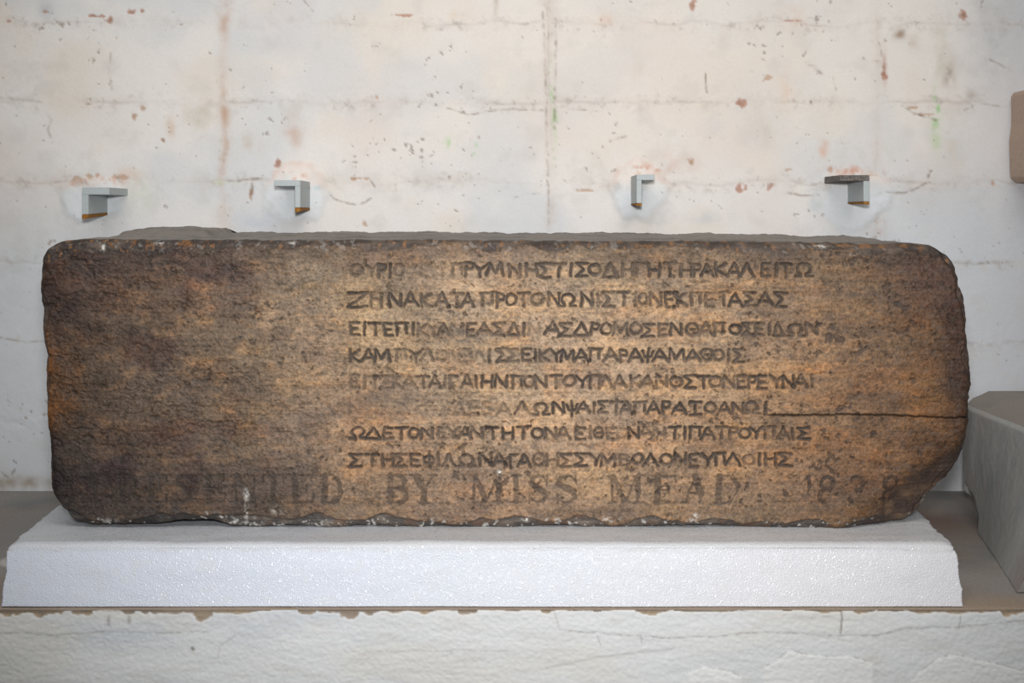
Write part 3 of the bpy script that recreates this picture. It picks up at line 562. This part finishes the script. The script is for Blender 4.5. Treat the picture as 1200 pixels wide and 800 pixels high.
for cx, cy, rx, ry, a in [(1058, 391, 24, 5, .5), (980, 343, 30, 7, .45), (980, 388, 16, 12, .6), (1025, 449, 26, 3, .35), (975, 470, 6, 5, .0), (923, 420, 6, 5, .6), (785, 331, 4, 3, .4), (850, 433, 5, 4, .7), (283, 393, 4, 6, .7), (586, 549, 4, 4, .8), (1000, 560, 60, 20, .15), (1080, 560, 22, 18, .4)]:
    k = blob(X, Y, cx, cy, rx, ry)*a*np.clip(.4+1.6*fbm(X, Y, 8, 5, o=3, seed=330), 0, 1.6); col = mixc(col, (66, 58, 54), k); 
col = mixc(col, (30, 24, 20), crack*.9)
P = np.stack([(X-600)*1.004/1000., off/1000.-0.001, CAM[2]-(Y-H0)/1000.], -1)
ring_c = {}
def stone_ring(q, t, b0):
    x, y, z = q[:, 0], q[:, 1], q[:, 2]
    n = fbm(x*1000, y*1000+z*700, 40, o=3, seed=351)*.0022*min(1, t*3)
    up = sm(CAM[2]-.10, CAM[2]-.045, z)
    q = q.copy()
    cz = CAM[2]-0.2; 
    q[:, 2] = np.where(up > .5, z+n, z)
    # raised bed at the back left of the upper surface, falling away elsewhere
    bump = sm(.22, .28, y)*(1-sm(-.425, -.412, x))*0.0085
    q[:, 2] = q[:, 2]+(bump+0.0022*t+0.0014*sm(-.5, -.3, x)*t)*(up > .5)
    q[:, 0] = x*(1-0.004*t)+n*.4
    return q
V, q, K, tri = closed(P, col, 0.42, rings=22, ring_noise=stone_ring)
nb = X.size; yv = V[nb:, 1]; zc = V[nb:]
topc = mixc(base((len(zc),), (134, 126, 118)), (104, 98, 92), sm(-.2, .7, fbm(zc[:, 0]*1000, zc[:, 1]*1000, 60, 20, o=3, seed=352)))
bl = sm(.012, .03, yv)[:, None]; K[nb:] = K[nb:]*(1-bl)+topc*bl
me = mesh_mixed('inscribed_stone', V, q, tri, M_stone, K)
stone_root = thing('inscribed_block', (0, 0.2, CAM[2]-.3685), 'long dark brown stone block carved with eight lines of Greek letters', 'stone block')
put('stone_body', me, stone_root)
print('stone done', len(V))

# ------------------------------------------------------------------ foam slab
FT = CAM[2]-0.3665
def foam():
    XL0, XL1 = -0.5655, -0.5640      # bottom, top of the left end
    XR0, XR1 = 0.4985, 0.4975
    nx, nf, nt_ = 720, 62, 90
    u = np.linspace(0, 1, nx)
    prof = []                        # (y, z, top fraction)
    z0, z1 = LEDGE_Z+0.0012, FT
    for k in range(nf): t_ = k/(nf-1); prof.append((-0.0885+0.0155*t_, z0+(z1-z0-.006)*t_, t_))
    for k in range(1, 9): a = k/8*math.pi/2; prof.append((-0.073+.009*(1-math.cos(a)), z1-.006+.006*math.sin(a), 1))
    for k in range(1, nt_): prof.append((-0.065+(0.375+.065)*(k/(nt_-1))**1.7, z1, 1))
    for k in range(1, 8): prof.append((0.375, z1+(z0-z1)*k/7, 1-k/7))
    pr = np.array(prof); Yp, U_ = np.meshgrid(pr[:, 0], u, indexing='ij'); Zp = np.repeat(pr[:, 1:2], nx, 1); Tf = np.repeat(pr[:, 2:3], nx, 1)
    yk = Yp*1000
    nl = fbm(Zp*1000, yk, 14, o=3, seed=401)*.0016; nr = fbm(Zp*1000+yk, yk, 22, o=3, seed=402)*.0026+fbm(Zp*1000+yk, yk, 5, o=2, seed=412)*.0006
    cornerL = .016*(1-sm(-.075, -.055, Yp))*sm(.7, 1, Tf)*0+0.003*sm(.93, 1, Tf)
    xl = XL0+(XL1-XL0)*Tf+nl+cornerL*.5-0.080*np.clip(Yp+.07, 0, .2)
    xr = XR0+(XR1-XR0)*Tf**1.3+nr-cornerL*.8+0.07*np.clip(Yp+.07, 0, .2)
    Xp = xl+(xr-xl)*U_
    a, b = Xp*1000, (Zp+Yp*.8)*1000
    dn = fbm(a, b, 90, 40, o=3, seed=403)*.0009+fbm(a, b, 7, o=3, seed=404)*.00010
    front = (np.arange(len(pr)) < nf)[:, None]
    Yq = np.where(front, Yp-dn, Yp); Zq = np.where(~front & (Yp < .37), Zp+dn*.8, Zp)
    edge = np.minimum(U_, 1-U_); Zq = Zq-.004*np.exp(-(edge/.006))*(Tf > .98)
    # the block presses into the foam
    P = np.stack([Xp, Yq, Zq], -1); P = P[::-1]
    col = base(Xp.shape, (206, 210, 217)); col = mixc(col, (218, 217, 220), sm(-.1, .45, Xp)); col = mixc(col, (207, 214, 228), sm(-.0, -.3, Xp)*.6)
    col = mixc(col, (208, 208, 208), sm(.2, .9, fbm(a, b, 12, o=3, seed=405))*.3)
    edge_shade = sm(.1, .6, fbm(a, b, 30, 5, o=3, seed=406))*np.exp(-((Tf-.97)/.05)**2); col = mixc(col, (190, 189, 187), edge_shade*.45); col = mixc(col, (198, 199, 200), sm(.93, 1, Tf)*.55)  # edge and top painted greyer to tone down the lit rim
    col = col[::-1]
    ny = len(pr); V = P.reshape(-1, 3); K = col.reshape(-1, 3)
    F1 = gridF(ny, nx); n0 = len(V)
    # ends and underside
    idx = np.arange(ny*nx).reshape(ny, nx); tr = []
    cl = V[idx[:, 0]].mean(0); crr = V[idx[:, -1]].mean(0)
    V = np.concatenate([V, cl[None], crr[None]]); K = np.concatenate([K, K[:1], K[:1]])
    for k in range(ny):
        k2 = (k+1) % ny
        tr.append((idx[k, 0], n0, idx[k2, 0])[::1]); tr.append((idx[k, -1], idx[k2, -1], n0+1))
    bot_q = np.stack([idx[0, :-1], idx[0, 1:], idx[-1, 1:], idx[-1, :-1]], -1)
    tr = np.array(tr)
    return mesh_mixed('foam_body', V, np.concatenate([F1, bot_q]), tr, M_foam, K)
fo = thing('foam_slab', (0, 0.15, LEDGE_Z), 'thick white foam slab lying on the ledge under the inscribed block', 'foam')
put('foam_body', foam(), fo)

# ------------------------------------------------------------------ large grey block at the right
def grey_block():
    zt = CAM[2]-.2749; z0 = LEDGE_Z+.001
    yb, yf = 0.540, -0.03
    nu, nv = 150, 90                 # left face: u from back to front, v top to bottom
    U_, V_ = np.meshgrid(np.linspace(0, 1, nu), np.linspace(0, 1, nv))
    y_ = 0.392+(yf-0.392)*U_
    xt = 0.657+0.004*U_; xb = 0.655-0.075*np.clip(U_, 0, 1)**1.15
    x_ = xt+(xb-xt)*V_**1.0
    z_ = zt+(z0-zt)*V_
    a = y_*1000; b = z_*1000
    h = fbm(a, b, 90, o=3, seed=501)*.0012+fbm(a, b, 8, o=3, seed=502)*.00025
    ev = (1-V_)*(zt-z0)*1000     # mm above the ledge
    bite = np.zeros_like(a)
    for cy, w_, hh, dp in [(352, 74, 46, .018)]:
        qd = np.hypot((a-cy)/w_, ev/hh)+.10*fbm(a, b, 30, o=2, seed=503); bite = np.maximum(bite, (1-sm(.75, 1.0, qd))*dp)
    bev = .004*(1-sm(0, 5, V_*(zt-z0)*1000))
    x_ = x_-h+bite+bev
    x_ = x_+.004*(1-sm(0, .02, U_))
    P = np.stack([x_, y_, z_], -1)   # face looks to -X
    col = base(a.shape, (178, 178, 175)); col = mixc(col, (182, 174, 168), sm(-.2, .8, fbm(a, b, 120, o=3, seed=504))*.7); col = mixc(col, (160, 166, 165), sm(0, .9, fbm(a, b, 70, o=3, seed=505))*.6)
    col = mixc(col, (160, 138, 130), sm(60, -30, a)*.5)
    col = mixc(col, (178, 180, 180), sm(.001, .005, bite)*.55*np.clip(.6+fbm(a, b, 10, o=3, seed=506), 0, 1))
    # outline extruded to the right: reuse top edge points
    V = [P.reshape(-1, 3)]; K = [col.reshape(-1, 3)]; Fq = [gridF(nv, nu)]
    off = nu*nv
    # back-left chamfer (from the left face's back edge to the wall), then the top, front and right sides
    ntp = 24
    Y2, X2 = np.meshgrid(np.linspace(0, 1, nu), np.linspace(0, 1, ntp))
    topz = zt+fbm(X2*600, Y2*500, 60, o=3, seed=507)*.0006
    leftx = P[0, :, 0]; yy = P[0, :, 1]
    # back edge of the top runs out to the wall diagonally
    TX = leftx[None, :]+(1.28-leftx[None, :])*X2
    TYb = np.minimum(0.540, 0.392+(TX-0.657)*1.62)          # sloping back corner
    TY = TYb*(1-Y2)+yf*Y2
    TY[0] = yy; T3 = np.stack([TX, TY, topz], -1); T3[0] = P[0]
    V.append(T3.reshape(-1, 3)); tc = base(X2.shape, (150, 142, 134)); tc = mixc(tc, (132, 128, 124), sm(-.2, .7, fbm(X2*600, Y2*500, 70, o=3, seed=508))*.6)
    K.append(tc.reshape(-1, 3)); Fq.append(gridF(ntp, nu, flip=True, off=off)); it = np.arange(ntp*nu).reshape(ntp, nu)+off; off += ntp*nu
    # front side and back side walls down to the ledge
    for col_i in (0, nu-1):
        topi = it[:, col_i]; tp = T3[:, col_i]
        lo = tp.copy(); lo[:, 2] = z0
        if col_i == nu-1: lo[:, 0] = np.linspace(P[-1, -1, 0], 1.28, ntp)
        else: lo[:, 0] = np.linspace(P[-1, 0, 0], 1.28, ntp)
        V.append(lo); K.append(base((ntp,), (136, 132, 128))); li = np.arange(ntp)+off; off += ntp
        qd = np.stack([topi[:-1], li[:-1], li[1:], topi[1:]], -1)
        Fq.append(qd if col_i == nu-1 else qd[:, ::-1])
    # right side
    rt = it[-1, :]; lo = T3[-1].copy(); lo[:, 2] = z0; V.append(lo); K.append(base((nu,), (136, 132, 128))); li = np.arange(nu)+off
    Fq.append(np.stack([rt[:-1], li[:-1], li[1:], rt[1:]], -1)[:, ::-1])
    return mesh_from('block_body', np.concatenate(V), np.concatenate(Fq), M_grey, np.concatenate(K))
gb_root = thing('grey_stone_block', (0.95, 0.25, LEDGE_Z), 'large smooth grey stone block with a chipped lower edge standing right of the foam', 'stone block')
put('block_body', grey_block(), gb_root)

# ------------------------------------------------------------------ box helper with bevel for small things
import bmesh
def loft(front, rear, mats, mi=None, bevel=0.0008, seg=2):
    """front / rear: same-length lists of 3-D points"""
    bm = bmesh.new(); n = len(front)
    a = [bm.verts.new(p) for p in front]; b = [bm.verts.new(p) for p in rear]
    bm.faces.new(a); bm.faces.new(b[::-1])
    for i in range(n): bm.faces.new((a[i], b[i], b[(i+1) % n], a[(i+1) % n]))
    bmesh.ops.recalc_face_normals(bm, faces=bm.faces)
    bmesh.ops.bevel(bm, geom=list(bm.edges), offset=bevel, segments=seg, affect='EDGES', profile=.6)
    me = bpy.data.meshes.new('part'); bm.to_mesh(me); bm.free()
    for m in (mats if isinstance(mats, list) else [mats]): me.materials.append(m)
    return me

# ------------------------------------------------------------------ stone on the wall at the right edge
def beige_slab():
    bm = bmesh.new()
    out = []
    x0, x1, z0, z1 = 0.784, 1.05, CAM[2]+.0505, CAM[2]+.1925
    pts = [(x0+.004, z1), (x0, z1-.006), (x0+.0005, z1-.05), (x0-.003, z1-.075), (x0-.002, z0+.02), (x0-.001, z0+.008), (x0+.007, z0), (x1, z0), (x1, z1)]
    fr = [(x, 0.462, z) for x, z in pts]; rr_ = [(x, 0.5465, z) for x, z in pts]
    return loft(fr, rr_, M_beige, bevel=.0025, seg=3)
bs = thing('beige_stone_slab', (0.9, 0.5, CAM[2]+.0505), 'small beige stone slab against the back wall at the right edge', 'stone slab')
put('slab_body', beige_slab(), bs)

# ------------------------------------------------------------------ steel angle brackets set in the wall
FD = 2.052
RD = WALL_D+0.02
def br_poly(pts, d): return [wpt(x, y, d) for x, y in pts]
def to_root(pts, dy=0): return [(600+(x-600)*FD/RD, H0+(y-H0)*FD/RD+dy) for x, y in pts]
def bracket(label, top, leg, rust, top_mat=M_metal, drop=0, legdy=0):
    cx = (top[0]+top[2])/2; r = thing('angle_bracket', wpt(cx, top[3], RD), label, 'bracket', 'steel brackets set in the back wall')
    x0, y0, x1, y1 = top
    f = [(x0, y0), (x1, y0), (x1, y1), (x0, y1)]; g_ = to_root(f); g_[2] = (g_[2][0], g_[2][1]+drop); g_[3] = (g_[3][0], g_[3][1]+drop)
    put('top_flange', loft(br_poly(f, FD), br_poly(g_, RD), top_mat), r)
    x0, y0, x1, y1 = leg
    f = [(x0, y0), (x1, y0), (x1, y1), (x0, y1)]; g_ = to_root(f); g_[2] = (g_[2][0], g_[2][1]+legdy); g_[3] = (g_[3][0], g_[3][1]+legdy)
    put('side_flange', loft(br_poly(f, FD), br_poly(g_, RD), M_metal), r)
    f2 = [(x0, y1+.2), (x1, y1+.2), (x1, y1+rust[1]), (x0, y1+rust[0])]; g2 = to_root(f2); g2 = [(a, b+legdy) for a, b in g2]
    g2[2] = (g2[2][0], g2[1][1]+max(1.2, rust[1]*.45)); g2[3] = (g2[3][0], g2[0][1]+max(1.2, rust[0]*.45))
    e = put('rusted_end', loft(br_poly(f2, FD), br_poly(g2, RD), M_rust, bevel=.0004), r); e['label'] = 'rust-brown lower end'
    return r
bracket('leftmost grey steel angle bracket, leg down on its left side', (96, 219.5, 128, 228), (96, 228, 103.5, 251), (6, 5), legdy=-2.5)
bracket('grey steel angle bracket second from the left, below a pinkish plaster patch', (321, 211, 352, 218), (345.5, 218, 352, 243), (6, 4.5), drop=2.5)
bracket('small grey steel angle bracket third from the left, leg down on its left side', (746, 204.5, 767, 211), (746, 211, 752, 238), (3, 3.5), drop=2)
bracket('rightmost visible steel bracket, with a dark corroded top flange', (984, 205, 1019, 212), (1012, 212, 1019, 236), (3.5, 3.5), top_mat=M_dirty, drop=1.5)
# crumbs of dirt on the right-hand bracket are part of its corroded flange
